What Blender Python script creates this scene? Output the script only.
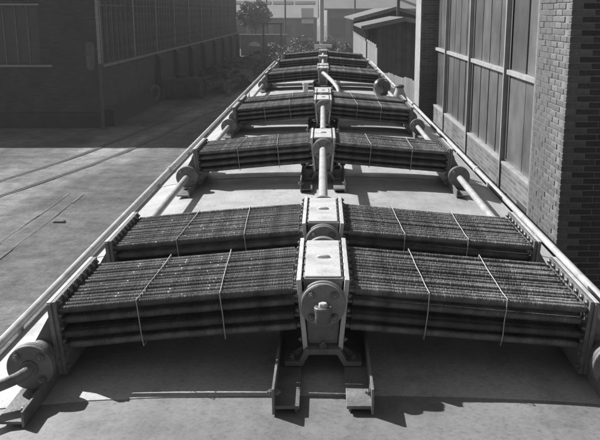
import bpy, bmesh, math, random
from mathutils import Vector, Matrix
random.seed(7)
R = math.radians
scn = bpy.context.scene
for o in list(bpy.data.objects):
    bpy.data.objects.remove(o, do_unlink=True)

# ------------------------------------------------------------------ camera
CAMZ = 5.7
cam_d = bpy.data.cameras.new('camera')
cam = bpy.data.objects.new('camera', cam_d)
scn.collection.objects.link(cam)
scn.camera = cam
cam.location = (0, 0, CAMZ)
cam.rotation_euler = (R(90 - 13.75), 0, 0)
cam_d.sensor_width = 36
cam_d.lens = 36 * 850 / 600
cam_d.shift_x = -23 / 600
cam_d.clip_start = .05
cam_d.clip_end = 2000
cam_d.dof.use_dof = True
cam_d.dof.focus_distance = 4.6
cam_d.dof.aperture_fstop = 22

# ------------------------------------------------------------------ sky, sun, exposure (black and white plate: neutral light)
SUN = Vector((1.05, -.75, -1.0)).normalized()
elev = math.asin(-SUN.z)
world = bpy.data.worlds.new('World')
scn.world = world
world.use_nodes = True
wn, wl = world.node_tree.nodes, world.node_tree.links
sky = wn.new('ShaderNodeTexSky')
sky.sky_type = 'NISHITA'
sky.sun_disc = False
sky.sun_elevation = elev
sky.sun_rotation = math.atan2(-SUN.x, -SUN.y)
sky.dust_density = 1.0
sky.air_density = .9
bw = wn.new('ShaderNodeRGBToBW')
wl.new(sky.outputs[0], bw.inputs[0])
wl.new(bw.outputs[0], wn['Background'].inputs['Color'])
wn['Background'].inputs['Strength'].default_value = .064
sd = bpy.data.lights.new('sun', 'SUN')
sd.energy = 5.0
sd.angle = R(.55)
sun = bpy.data.objects.new('sun', sd)
scn.collection.objects.link(sun)
sun.rotation_euler = SUN.to_track_quat('-Z', 'Y').to_euler()
sun.location = (-20, 15, 30)
scn.view_settings.view_transform = 'Standard'
scn.view_settings.look = 'None'
scn.view_settings.gamma = 1
scn.view_settings.exposure = .78
scn.render.engine = 'CYCLES'
scn.cycles.max_bounces = 6
scn.cycles.volume_bounces = 0
scn.cycles.sample_clamp_indirect = 1.5
scn.cycles.caustics_reflective = False
scn.cycles.caustics_refractive = False

# ------------------------------------------------------------------ helpers
def link(o, parent=None):
    scn.collection.objects.link(o)
    if parent is not None:
        o.parent = parent
    return o

def tag(o, label=None, cat=None, group=None, kind=None):
    if label: o['label'] = label
    if cat: o['category'] = cat
    if group: o['group'] = group
    if kind: o['kind'] = kind
    return o

def thing(name, label, cat, loc=(0, 0, 0), rz=0, group=None):
    o = bpy.data.objects.new(name, None)
    o.empty_display_size = .1
    o.location = loc
    o.rotation_euler = (0, 0, rz)
    link(o)
    return tag(o, label, cat, group)

def copy_tree(o, parent=None):
    c = o.copy()
    link(c)
    c.parent = parent
    for ch in list(o.children):
        copy_tree(ch, c)
    return c

class MB:
    def __init__(s):
        s.v, s.f = [], []
    def add(s, v, f, M=None):
        b = len(s.v)
        s.v += [tuple(M @ Vector(p)) for p in v] if M is not None else [tuple(p) for p in v]
        s.f += [tuple(b + i for i in q) for q in f]
        return s
    def box(s, x0, x1, y0, y1, z0, z1, M=None):
        v = [(x, y, z) for z in (z0, z1) for y in (y0, y1) for x in (x0, x1)]
        return s.add(v, [(0, 2, 3, 1), (4, 5, 7, 6), (0, 1, 5, 4), (2, 6, 7, 3), (0, 4, 6, 2), (1, 3, 7, 5)], M)
    def prism(s, poly, y0, y1, M=None):
        n = len(poly)
        v = [(p[0], y0, p[1]) for p in poly] + [(p[0], y1, p[1]) for p in poly]
        f = [tuple(range(n)), tuple(range(2 * n - 1, n - 1, -1))]
        f += [(i, n + i, n + (i + 1) % n, (i + 1) % n) for i in range(n)]
        return s.add(v, f, M)
    def tube(s, pts, rad, n=12, cap=True, M=None, phase=0):
        pts = [Vector(p) for p in pts]
        rads = rad if isinstance(rad, (list, tuple)) else [rad] * len(pts)
        v, f = [], []
        t0 = (pts[1] - pts[0]).normalized()
        a = t0.orthogonal().normalized()
        if abs(t0.z) < .95:
            a = (Vector((0, 0, 1)) - t0 * t0.z).normalized()
        for i, p in enumerate(pts):
            if i == 0: t = t0
            elif i == len(pts) - 1: t = (pts[i] - pts[i - 1])
            else: t = (pts[i + 1] - pts[i]).normalized() + (pts[i] - pts[i - 1]).normalized()
            if t.length < 1e-9: t = t0
            t = t.normalized()
            a = (a - t * a.dot(t)).normalized()
            b = t.cross(a)
            for k in range(n):
                w = phase + 2 * math.pi * k / n
                v.append(p + rads[i] * (a * math.cos(w) + b * math.sin(w)))
        for i in range(len(pts) - 1):
            for k in range(n):
                k2 = (k + 1) % n
                f.append((i * n + k, i * n + k2, (i + 1) * n + k2, (i + 1) * n + k))
        if cap:
            f.append(tuple(range(n - 1, -1, -1)))
            e = (len(pts) - 1) * n
            f.append(tuple(e + k for k in range(n)))
        return s.add(v, f, M)
    def lathe(s, prof, n=24, M=None):
        # prof: (axial y, radius)
        return s.tube([(0, p[0], 0) for p in prof], [p[1] for p in prof], n, True, M) if False else s._lathe(prof, n, M)
    def _lathe(s, prof, n, M):
        v, f = [], []
        for y, r in prof:
            for k in range(n):
                w = 2 * math.pi * k / n
                v.append((r * math.cos(w), y, r * math.sin(w)))
        for i in range(len(prof) - 1):
            for k in range(n):
                k2 = (k + 1) % n
                f.append((i * n + k, (i + 1) * n + k, (i + 1) * n + k2, i * n + k2))
        f.append(tuple(range(n)))
        e = (len(prof) - 1) * n
        f.append(tuple(e + k for k in range(n - 1, -1, -1)))
        return s.add(v, f, M)
    def mesh(s, name, mat, smooth=None, bevel=0):
        me = bpy.data.meshes.new(name)
        me.from_pydata(s.v, [], s.f)
        if bevel:
            bm = bmesh.new(); bm.from_mesh(me)
            bmesh.ops.recalc_face_normals(bm, faces=bm.faces)
            es = [e for e in bm.edges if len(e.link_faces) == 2 and e.calc_face_angle(0) > .5]
            bmesh.ops.bevel(bm, geom=es, offset=bevel, segments=2, affect='EDGES', profile=.5, clamp_overlap=True)
            bm.to_mesh(me); bm.free()
        else:
            bm = bmesh.new(); bm.from_mesh(me)
            bmesh.ops.recalc_face_normals(bm, faces=bm.faces)
            bm.to_mesh(me); bm.free()
        if smooth:
            me.shade_smooth()
            me.set_sharp_from_angle(angle=R(smooth))
        me.materials.append(mat)
        return me
    def build(s, name, mat, parent=None, smooth=None, bevel=0):
        return link(bpy.data.objects.new(name, s.mesh(name, mat, smooth, bevel)), parent)

def inst(name, me, parent=None, loc=(0, 0, 0), rot=(0, 0, 0), scale=None):
    o = link(bpy.data.objects.new(name, me), parent)
    o.location = loc
    o.rotation_euler = rot
    if scale: o.scale = scale
    return o

# ------------------------------------------------------------------ materials (all grey: the place is a black and white plate)
def newmat(name):
    m = bpy.data.materials.new(name)
    m.use_nodes = True
    nt = m.node_tree
    return m, nt.nodes, nt.links, nt.nodes['Principled BSDF']

def ramp(nodes, links, fac, stops):
    r = nodes.new('ShaderNodeValToRGB')
    el = r.color_ramp.elements
    el[0].position, el[0].color = stops[0][0], (stops[0][1],) * 3 + (1,)
    el[1].position, el[1].color = stops[-1][0], (stops[-1][1],) * 3 + (1,)
    for p, c in stops[1:-1]:
        e = el.new(p); e.color = (c,) * 3 + (1,)
    links.new(fac, r.inputs[0])
    return r.outputs[0]

def noise(nodes, links, vec, scale, detail=6, rough=.6):
    t = nodes.new('ShaderNodeTexNoise')
    t.inputs['Scale'].default_value = scale
    t.inputs['Detail'].default_value = detail
    t.inputs['Roughness'].default_value = rough
    if vec: links.new(vec, t.inputs['Vector'])
    return t.outputs['Fac']

def mix(nodes, links, a, b, fac, mode='MIX'):
    m = nodes.new('ShaderNodeMix')
    m.data_type = 'RGBA'; m.blend_type = mode
    for sock, val in ((m.inputs[0], fac), (m.inputs[6], a), (m.inputs[7], b)):
        if isinstance(val, (int, float)):
            if sock.type == 'RGBA': sock.default_value = (val,) * 3 + (1,)
            else: sock.default_value = val
        else: links.new(val, sock)
    return m.outputs[2]

def plain(name, base, rough=.6, metal=0, var=.35, scale=6, bump=.15, bscale=40, rnd=0, world_co=False, chips=0):
    m, n, l, p = newmat(name)
    if world_co:
        co = n.new('ShaderNodeNewGeometry').outputs['Position']
    else:
        co = n.new('ShaderNodeTexCoord').outputs['Object']
    c = ramp(n, l, noise(n, l, co, scale), [(.3, base * (1 - var)), (.7, base * (1 + var))])
    if chips:
        c = mix(n, l, c, ramp(n, l, noise(n, l, co, 38, 6, .75), [(.60, 1.0), (.68, .35)]), chips, 'MULTIPLY')
        c = mix(n, l, c, ramp(n, l, noise(n, l, co, 5, 8, .7), [(.38, .6), (.52, 1.0)]), chips, 'MULTIPLY')
    if rnd:
        oi = n.new('ShaderNodeObjectInfo')
        c = mix(n, l, c, ramp(n, l, oi.outputs['Random'], [(0, 1 - rnd), (1, 1 + rnd)]), 1.0, 'MULTIPLY')
    l.new(c, p.inputs['Base Color'])
    p.inputs['Roughness'].default_value = rough
    p.inputs['Metallic'].default_value = metal
    if bump:
        b = n.new('ShaderNodeBump')
        b.inputs['Strength'].default_value = bump
        b.inputs['Distance'].default_value = .01
        l.new(noise(n, l, co, bscale, 4), b.inputs['Height'])
        l.new(b.outputs[0], p.inputs['Normal'])
    return m

def brickmat(name, base, mortar, axis, bw_=.25, bh=.072, msize=.012, var=.35):
    # axis 'x': wall faces along Y (face normal +-Y); 'y': wall runs along Y
    m, n, l, p = newmat(name)
    g = n.new('ShaderNodeNewGeometry')
    sep = n.new('ShaderNodeSeparateXYZ'); l.new(g.outputs['Position'], sep.inputs[0])
    cmb = n.new('ShaderNodeCombineXYZ')
    l.new(sep.outputs['X' if axis == 'x' else 'Y'], cmb.inputs[0])
    l.new(sep.outputs['Z'], cmb.inputs[1])
    t = n.new('ShaderNodeTexBrick')
    l.new(cmb.outputs[0], t.inputs['Vector'])
    t.inputs['Scale'].default_value = 1
    t.inputs['Brick Width'].default_value = bw_
    t.inputs['Row Height'].default_value = bh
    t.inputs['Mortar Size'].default_value = msize / 2
    t.inputs['Mortar Smooth'].default_value = .1
    t.inputs['Color1'].default_value = (base * (1 - var),) * 3 + (1,)
    t.inputs['Color2'].default_value = (base * (1 + var),) * 3 + (1,)
    t.inputs['Mortar'].default_value = (mortar,) * 3 + (1,)
    st = ramp(n, l, noise(n, l, g.outputs['Position'], .8, 8), [(.3, .7), (.7, 1.25)])
    l.new(mix(n, l, t.outputs['Color'], st, 1.0, 'MULTIPLY'), p.inputs['Base Color'])
    p.inputs['Roughness'].default_value = .85
    b = n.new('ShaderNodeBump'); b.invert = True
    b.inputs['Strength'].default_value = .6; b.inputs['Distance'].default_value = .01
    l.new(t.outputs['Fac'], b.inputs['Height'])
    l.new(b.outputs[0], p.inputs['Normal'])
    return m

def roofmat(name='roof_paint', k=1.0):
    m, n, l, p = newmat(name)
    co = n.new('ShaderNodeNewGeometry').outputs['Position']
    big = ramp(n, l, noise(n, l, co, 1.1, 8, .65), [(.28, .28 * k), (.5, .40 * k), (.72, .49 * k)])
    fine = ramp(n, l, noise(n, l, co, 48, 6, .75), [(.32, .62), (.47, .96), (.72, 1.14)])
    c = mix(n, l, big, fine, 1.0, 'MULTIPLY')
    mp = n.new('ShaderNodeMapping'); mp.inputs['Scale'].default_value = (3.5, .5, 3.5)
    l.new(co, mp.inputs[0])
    streak = ramp(n, l, noise(n, l, mp.outputs[0], 2.0, 5, .6), [(.35, .82), (.6, 1.0)])
    c = mix(n, l, c, streak, .8, 'MULTIPLY')
    vo = n.new('ShaderNodeTexVoronoi'); vo.inputs['Scale'].default_value = 11
    l.new(co, vo.inputs['Vector'])
    spot = ramp(n, l, vo.outputs['Distance'], [(.0, .25), (.035, .35), (.06, 1.0)])
    c = mix(n, l, c, spot, .8, 'MULTIPLY')
    scr = ramp(n, l, noise(n, l, co, 60, 3, .8), [(.60, 1.0), (.72, .6)])
    c = mix(n, l, c, scr, .5, 'MULTIPLY')
    st2 = ramp(n, l, noise(n, l, co, 3.3, 9, .75), [(.36, .6), (.47, 1.0)])
    c = mix(n, l, c, st2, .5, 'MULTIPLY')
    l.new(c, p.inputs['Base Color'])
    l.new(ramp(n, l, noise(n, l, co, 5, 5), [(.3, .40), (.7, .58)]), p.inputs['Roughness'])
    p.inputs['Specular IOR Level'].default_value = .6
    b = n.new('ShaderNodeBump'); b.inputs['Strength'].default_value = .25; b.inputs['Distance'].default_value = .02
    l.new(noise(n, l, co, 3.0, 8, .6), b.inputs['Height'])
    l.new(b.outputs[0], p.inputs['Normal'])
    return m

def groundmat():
    m, n, l, p = newmat('yard_earth')
    co = n.new('ShaderNodeNewGeometry').outputs['Position']
    a = ramp(n, l, noise(n, l, co, .16, 9, .62), [(.3, .07), (.48, .125), (.68, .21)])
    b_ = ramp(n, l, noise(n, l, co, 1.6, 8, .7), [(.3, .55), (.52, 1.0), (.72, 1.35)])
    c = mix(n, l, a, b_, 1.0, 'MULTIPLY')
    mp = n.new('ShaderNodeMapping'); mp.inputs['Scale'].default_value = (.9, .07, 1); mp.inputs['Rotation'].default_value = (0, 0, R(-8))
    l.new(co, mp.inputs[0])
    tr = ramp(n, l, noise(n, l, mp.outputs[0], 1.0, 6, .6), [(.35, .72), (.6, 1.1)])
    c = mix(n, l, c, tr, .9, 'MULTIPLY')
    f = ramp(n, l, noise(n, l, co, 9, 5, .8), [(.3, .7), (.7, 1.25)])
    c = mix(n, l, c, f, 1.0, 'MULTIPLY')
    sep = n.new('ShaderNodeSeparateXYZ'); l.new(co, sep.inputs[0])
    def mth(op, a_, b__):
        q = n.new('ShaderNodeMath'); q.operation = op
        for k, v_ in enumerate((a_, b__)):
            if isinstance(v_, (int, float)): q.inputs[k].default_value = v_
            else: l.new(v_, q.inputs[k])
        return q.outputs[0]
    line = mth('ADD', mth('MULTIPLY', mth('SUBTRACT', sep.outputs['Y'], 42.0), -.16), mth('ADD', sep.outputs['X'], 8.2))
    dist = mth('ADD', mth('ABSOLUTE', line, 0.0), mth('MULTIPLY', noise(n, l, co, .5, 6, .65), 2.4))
    path_shade_lift = ramp(n, l, mth('MULTIPLY', dist, .25), [(.35, 2.0), (.85, 1.0)])  # worn path by the siding, brightened further to lift the hall's shade
    c = mix(n, l, c, path_shade_lift, 1.0, 'MULTIPLY')
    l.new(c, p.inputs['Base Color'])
    p.inputs['Roughness'].default_value = .95
    p.inputs['Specular IOR Level'].default_value = .15
    b = n.new('ShaderNodeBump'); b.inputs['Strength'].default_value = .7; b.inputs['Distance'].default_value = .08
    l.new(noise(n, l, co, 2.4, 9, .7), b.inputs['Height'])
    l.new(b.outputs[0], p.inputs['Normal'])
    return m

M = dict(
    roof=roofmat(), roofdim=roofmat('roof_paint_dimmed', .5), ground=groundmat(),
    tube=plain('finned_tube_steel', .125, .52, .05, .6, 14, 0, rnd=.45),
    tin=plain('light_grey_paint', .50, .45, 0, .10, 9, .25, 60, chips=.6),
    body=plain('manifold_paint', .20, .5, 0, .2, 8, .35, 70, chips=.7),
    grey=plain('mid_grey_paint', .15, .48, 0, .25, 8, .35, 70, chips=.7),
    steel=plain('bolt_steel', .15, .42, .5, .3, 20, 0),
    channel=plain('channel_steel', .17, .55, .1, .3, 9, .35, 60, chips=.7),
    pipe=plain('pipe_paint', .34, .42, 0, .2, 8, .15, 40, chips=.6),
    rail=plain('handrail_paint', .42, .38, .1, .2, 7, .1, 30, chips=.5),
    dark=plain('dark_iron', .07, .6, .2, .3, 8, .2, 30),
    twine=plain('tie_wire', .38, .6, 0, .15, 20, 0),
    brick=plain('pier_brick', .115, .85, 0, .35, 14, .8, 90, rnd=.25),
    brickshade=plain('pier_brick_shaded', .035, .85, 0, .35, 30, .5, 120, rnd=.3),
    mortar=plain('pier_mortar', .17, .95, 0, .25, 12, .4, 90, world_co=True),
    wall_y=brickmat('brick_wall_along', .13, .22, 'y'),
    wall_x=brickmat('brick_wall_across', .12, .26, 'x'),
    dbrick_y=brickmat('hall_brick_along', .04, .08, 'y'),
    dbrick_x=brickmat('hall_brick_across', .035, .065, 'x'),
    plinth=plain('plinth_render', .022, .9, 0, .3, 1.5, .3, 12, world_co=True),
    pane=plain('dusty_window_panel', .115, .26, 0, .3, 1.6, .12, 3, rnd=.25, world_co=True),
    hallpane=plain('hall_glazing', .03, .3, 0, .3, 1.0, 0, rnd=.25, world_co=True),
    bar=plain('hall_glazing_bar', .16, .6, 0, .25, 3, 0),
    sill=plain('stone_sill', .26, .8, 0, .2, 4, .2, 30, world_co=True),
    mull=plain('window_post_paint', .3, .5, 0, .2, 3, .1, 20),
    pale_lit=plain('pale_pipe_lit_pier', .26, .9, 0, .25, 6, .2, 30),
    patch=plain('old_patch', .10, .9, 0, .35, 3, .2, 30),
    hornmetal=plain('horn_metal', .10, .25, .7, .3, 12, 0),
    board=plain('pale_boards', .17, .8, 0, .25, 2.5, .3, 30, rnd=.2),
    shed=plain('tarred_boards', .055, .8, 0, .35, 2.5, .3, 30, rnd=.3),
    shedroof=plain('roofing_felt', .12, .85, 0, .25, 2, .3, 30),
    railsteel=plain('track_rail', .13, .5, .5, .3, 4, 0),
    scrap=plain('rusty_scrap', .08, .8, .1, .5, 2.2, .4, 12, rnd=.6),
    drum=plain('boiler_drum_iron', .045, .7, .1, .35, 1.6, .3, 14, rnd=.2),
    leaf=plain('foliage', .12, .75, 0, .4, 1.5, 0),
    leaf2=plain('dusty_foliage', .2, .8, 0, .4, 1.5, 0),
    bark=plain('bark', .06, .9, 0, .3, 6, .5, 30),
    far=plain('far_hall_render', .22, .9, 0, .15, .25, 0, world_co=True),
    fardark=plain('far_hall_glass', .12, .4, 0, .2, .5, 0, world_co=True),
    farlight=plain('far_white_paint', .5, .8, 0, .05, .5, 0, world_co=True),
    earth=plain('track_earth', .11, .95, 0, .4, 2.5, .6, 14, world_co=True),
    earth2=plain('dusty_setts', .125, .95, 0, .4, 2.5, .6, 14, rnd=.2, world_co=True),
    stone=plain('kerb_stone', .26, .9, 0, .3, 3, .4, 25, rnd=.3),
)

# ------------------------------------------------------------------ ground
def ground():
    mb = MB()
    xs = [-380, -150, -60, -30, -22] + [-20 + i * .8 for i in range(26)] + [2, 6, 20, 60, 150, 380]
    ys = [-380, -100, -20, 0] + [4 + i * 1.0 for i in range(56)] + [66, 75, 90, 120, 160, 220, 380]
    rr = random.Random(3)
    for y in ys:
        for x in xs:
            z = rr.uniform(-.012, .012) if (-19 < x < -3 and 6 < y < 60) else 0
            mb.v.append((x, y, z))
    nx = len(xs)
    for j in range(len(ys) - 1):
        for i in range(nx - 1):
            mb.f.append((j * nx + i, j * nx + i + 1, (j + 1) * nx + i + 1, (j + 1) * nx + i))
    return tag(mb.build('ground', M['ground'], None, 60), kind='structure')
ground()

# tracks sunk in the yard: a siding that runs past the left hall
def siding():
    pts = [(-13.6, 21), (-11.9, 26.2), (-11.2, 29), (-10.35, 32.5), (-9.74, 35.8), (-9.2, 40), (-8.78, 44.9), (-8.2, 49), (-7.6, 53), (-6.9, 58), (-6.2, 64)]
    t = thing('railway_track', 'sunken siding track curving past the dark left hall', 'track', (0, 0, 0))
    for off in (0, 1.5):
        P = []
        for i, (x, y) in enumerate(pts):
            a = Vector(pts[min(i + 1, len(pts) - 1)]) - Vector(pts[max(i - 1, 0)])
            nrm = Vector((a.y, -a.x)).normalized()
            P.append((x + nrm.x * off, y + nrm.y * off))
        mb = MB()
        for side, (w0, w1, z) in (('rail', (-.035, .035, .03)),):
            v = []
            for i, (x, y) in enumerate(P):
                a = Vector(P[min(i + 1, len(P) - 1)]) - Vector(P[max(i - 1, 0)])
                nrm = Vector((a.y, -a.x)).normalized()
                for w, zz in ((w0, -.05), (w0, z), (w1, z), (w1, -.05)):
                    v.append((x + nrm.x * w, y + nrm.y * w, zz))
            f = []
            for i in range(len(P) - 1):
                for k in range(3):
                    f.append((i * 4 + k, i * 4 + k + 1, i * 4 + k + 5, i * 4 + k + 4))
            mb.add(v, f)
        mb.build('rail', M['railsteel'], t)
        g = MB(); v = []; f = []
        for i, (x, y) in enumerate(P):
            a = Vector(P[min(i + 1, len(P) - 1)]) - Vector(P[max(i - 1, 0)])
            nrm = Vector((a.y, -a.x)).normalized()
            for w in (-.16, .12): v.append((x + nrm.x * w, y + nrm.y * w, .016))
        for i in range(len(P) - 1): f.append((i * 2, i * 2 + 1, i * 2 + 3, i * 2 + 2))
        g.add(v, f).build('flangeway', M['earth'], t)
siding()

# strip of paving stones between two edging bars, ends in the middle of the yard
def strip():
    t = thing('edging_strip', 'two faint lines of edging stones sunk in the yard', 'paving', (-7.95, 0, 0))
    rr = random.Random(5)
    for x in (-.25, .25):
        y = 12.0
        while y < 26.9:
            l = rr.uniform(.8, 1.8)
            w = rr.uniform(.02, .035)
            o = MB().box(-w, w, 0, min(l, 26.9 - y) - .03, -.08, rr.uniform(.0, .012)).build('edging_stone', M['earth2'], t, bevel=.015)
            o.location = (x + rr.uniform(-.02, .02), y, .01); o.rotation_euler = (0, rr.uniform(-.1, .1), rr.uniform(-.02, .02))
            y += l
    tag(MB().box(-.16, .16, -.09, .09, -.02, .06).build('loose_sett', M['dark'], None, bevel=.03),
        'dark loose stone lying on the sunlit yard beside the paved strip', 'stone').location = (-7.35, 23.0, 0)
strip()

# ------------------------------------------------------------------ the vehicle that carries the coolers
RZ = 4.18
Y0, Y1 = 1.9, 29.0
HW = 1.57
def rz_at(x):
    t = abs(x) / HW
    return RZ - .06 * t * t - .05 * t ** 6
loco = thing('rail_vehicle', 'long rail vehicle with pale curved sheet metal roof carrying the coolers', 'locomotive', (0, 0, 0))
def roof():
    seams = [Y0, 3.2, 5.55, 7.95, 10.3, 12.9, 15.3, 17.8, 20.4, 23.0, 25.8, Y1]
    N = 26
    for i in range(len(seams) - 1):
        a, b = seams[i], seams[i + 1]
        mb = MB()
        lift0, lift1 = .005, .0     # near edge laps over the next sheet
        b2 = b + .03 if i < len(seams) - 2 else b
        v = []
        for (y, l) in ((a, .003), (b2, -.001)):
            for k in range(N + 1):
                x = -HW + 2 * HW * k / N
                v.append((x, y, rz_at(x) + l))
        for k in range(N + 1):
            x = -HW + 2 * HW * k / N
            v.append((x, a, rz_at(x) - .002))
        f = []
        for k in range(N):
            f.append((k, k + 1, N + 1 + k + 1, N + 1 + k))
            f.append((2 * (N + 1) + k, 2 * (N + 1) + k + 1, k + 1, k))
        mb.add(v, f).build('roof_sheet', M['roofdim' if b < 3.5 else 'roof'], loco, 40)  # nearest sheet darker: weaker grazing sheen painted into its tone
    # body below the roof
    e = rz_at(HW)
    for s in (-1, 1):
        m = MB()
        m.box(min(s * HW, s * (HW - .05)), max(s * HW, s * (HW - .05)), Y0 + .02, Y1 - .02, 1.0, e - .004)
        m.build('side_wall', M['grey'], loco)
        d = MB()
        pts = [(s * (HW + .004), y, e - .012) for y in (Y0, Y1)]
        d.tube(pts, .014, 8).build('roof_bead', M['rail'], loco, 50)
        MB().box(min(s * .6, s * .75), max(s * .6, s * .75), Y0 + .3, Y1 - .3, .62, 1.0).build('frame_beam', M['dark'], loco)
    MB().box(-HW + .05, HW - .05, Y1 - .06, Y1 - .02, 1.0, 4.05).build('end_wall', M['grey'], loco)
    MB().box(-HW + .05, HW - .05, Y0 + .02, Y0 + .06, 1.0, 4.05).build('end_wall', M['grey'], loco)
    MB().box(-HW + .05, HW - .05, Y0 + .06, Y1 - .06, .95, 1.0).build('floor_pan', M['dark'], loco)
    wh = MB().lathe([(-.07, .1), (-.07, .46), (-.04, .5), (.04, .5), (.045, .53), (.07, .53), (.07, .1)], 32).mesh('wheel', M['dark'], 35)
    for y in (3.0, 5.5, 7.4, 11, 12.9, 16, 17.9, 21.5, 23.4, 26, 27.6):
        for s in (-1, 1):
            inst('wheel', wh, loco, (s * .75, y, .56), (0, 0, R(90) * -s))
roof()
for s in (-1, 1):
    h = thing('handrail', 'thin round handrail along the left roof edge' if s < 0 else 'thin round handrail along the right roof edge beside the brick wall', 'handrail', (s * 1.6, 0, CAMZ - 1.595))
    pts = [(0, y, 0) for y in [Y0 + .5 + i * 1.5 for i in range(20)] if y < Y1 - .2] + [(0, Y1 - .2, 0)]
    MB().tube(pts, .024, 12).build('rail_tube', M['rail'], h, 50)
    cl = MB()
    cl.box(-.012, .012, -.02, .02, -.06, -.018).box(min(0, -s * .055), max(0, -s * .055), -.02, .02, -.068, -.055)
    cm = cl.mesh('bracket', M['rail'], bevel=.003)
    jm = MB().tube([(0, -.05, 0), (0, -.045, 0), (0, .045, 0), (0, .05, 0)], [.026, .031, .031, .026], 12).mesh('coupling', M['rail'], 40)
    for i in range(14):
        y = 2.3 + i * 1.93
        inst('bracket', cm, h, (0, y, 0))
    for i in range(5):
        inst('coupling', jm, h, (0, 3.15 + i * 5.6, 0))
tk = thing('railway_track', 'track under the rail vehicle with the coolers', 'track', (0, 0, 0))
for s in (-1, 1):
    MB().box(s * .75 - .035, s * .75 + .035, -20, 60, -.1, .06).build('rail', M['railsteel'], tk)

# ------------------------------------------------------------------ cooler units
TAU = R(5.0)
XI, ZI = .112, .385
DEP = .69
CT, ST = math.cos(TAU), math.sin(TAU)
def wing_mat(s):
    # columns: a (along tube), y, h  ->  unit space
    return Matrix(((s * CT, 0, s * ST, s * XI), (0, 1, 0, 0), (-ST, 0, CT, ZI), (0, 0, 0, 1)))

def tube_mesh(seed):
    # finned tube along +X, length 1.05, slightly bowed, fins a little uneven
    rr = random.Random(seed)
    prof = [(-.012, .0085), (.022, .0085)]
    x, p = .024, .0060
    while x < 1.012:
        tip = .0174 + rr.uniform(-.0007, .0004)
        if rr.random() < .06: tip = .0158
        lean = rr.uniform(-.0007, .0007)
        prof += [(x, .0146), (x + .0010 + lean, tip), (x + .0026 + lean, tip), (x + .0036, .0146)]
        x += p + rr.uniform(-.0003, .0003)
    prof += [(1.018, .0085), (1.042, .0085)]
    mb = MB()
    mb.lathe(prof, 12, Matrix.Rotation(R(-90), 4, 'Z'))
    ay, az, k = rr.uniform(-.003, .003), rr.uniform(-.0045, .001), rr.choice((1, 1, 2))
    mb.v = [(v[0], v[1] + ay * math.sin(math.pi * k * min(max(v[0], 0), 1.03) / 1.03), v[2] + az * math.sin(math.pi * min(max(v[0], 0), 1.03) / 1.03)) for v in mb.v]
    me = mb.mesh('finned_tube', M['tube'])
    me.shade_smooth()
    me.set_sharp_from_angle(angle=R(40))
    return me
TUBES = [tube_mesh(i) for i in range(6)]
def hexbolt(r, h, washer=True):
    mb = MB()
    if washer:
        mb.lathe([(0, r * 1.35), (-.003, r * 1.35)], 14)
    mb.tube([(0, -.003, 0), (0, -h * .85, 0), (0, -h, 0)], [r, r, r * .82], 6)
    mb.tube([(0, -h, 0), (0, -h - r * .5, 0)], [r * .5, r * .45], 8)
    return mb.mesh('bolt', M['steel'], 30)
B_S, B_M, B_L = hexbolt(.0112, .011), hexbolt(.0150, .014), hexbolt(.018, .017)
# bolts point to -Y; helpers turn them
TO_PX, TO_NX, TO_UP, TO_BACK = (0, 0, R(90)), (0, 0, R(-90)), (R(-90), 0, 0), (0, 0, R(180))

FL = MB().lathe([(-.030, .02), (-.030, .092), (-.027, .096), (-.006, .096), (-.004, .093), (-.002, .096), (.020, .096), (.024, .092), (.024, .05)], 40).mesh('pipe_flange', M['grey'], 35)
FLC = MB().lathe([(-.032, .02), (-.032, .094), (-.028, .099), (-.006, .099), (-.004, .096), (-.001, .102), (.020, .102), (.022, .06)], 44).mesh('manifold_flange', M['body'], 35)

def flange(parent, me, loc, name='flange', bolts=4, br=.071, ph=R(45), big=B_M, back=False):
    o = inst(name, me, parent, loc, TO_BACK if back else (0, 0, 0), (.95, 1, .95) if me is FLC else None)
    for k in range(bolts):
        w = ph + 2 * math.pi * k / bolts
        inst('bolt', big, o, (br * math.cos(w), -.030, br * math.sin(w)), (0, random.random(), 0))
    return o

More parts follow.
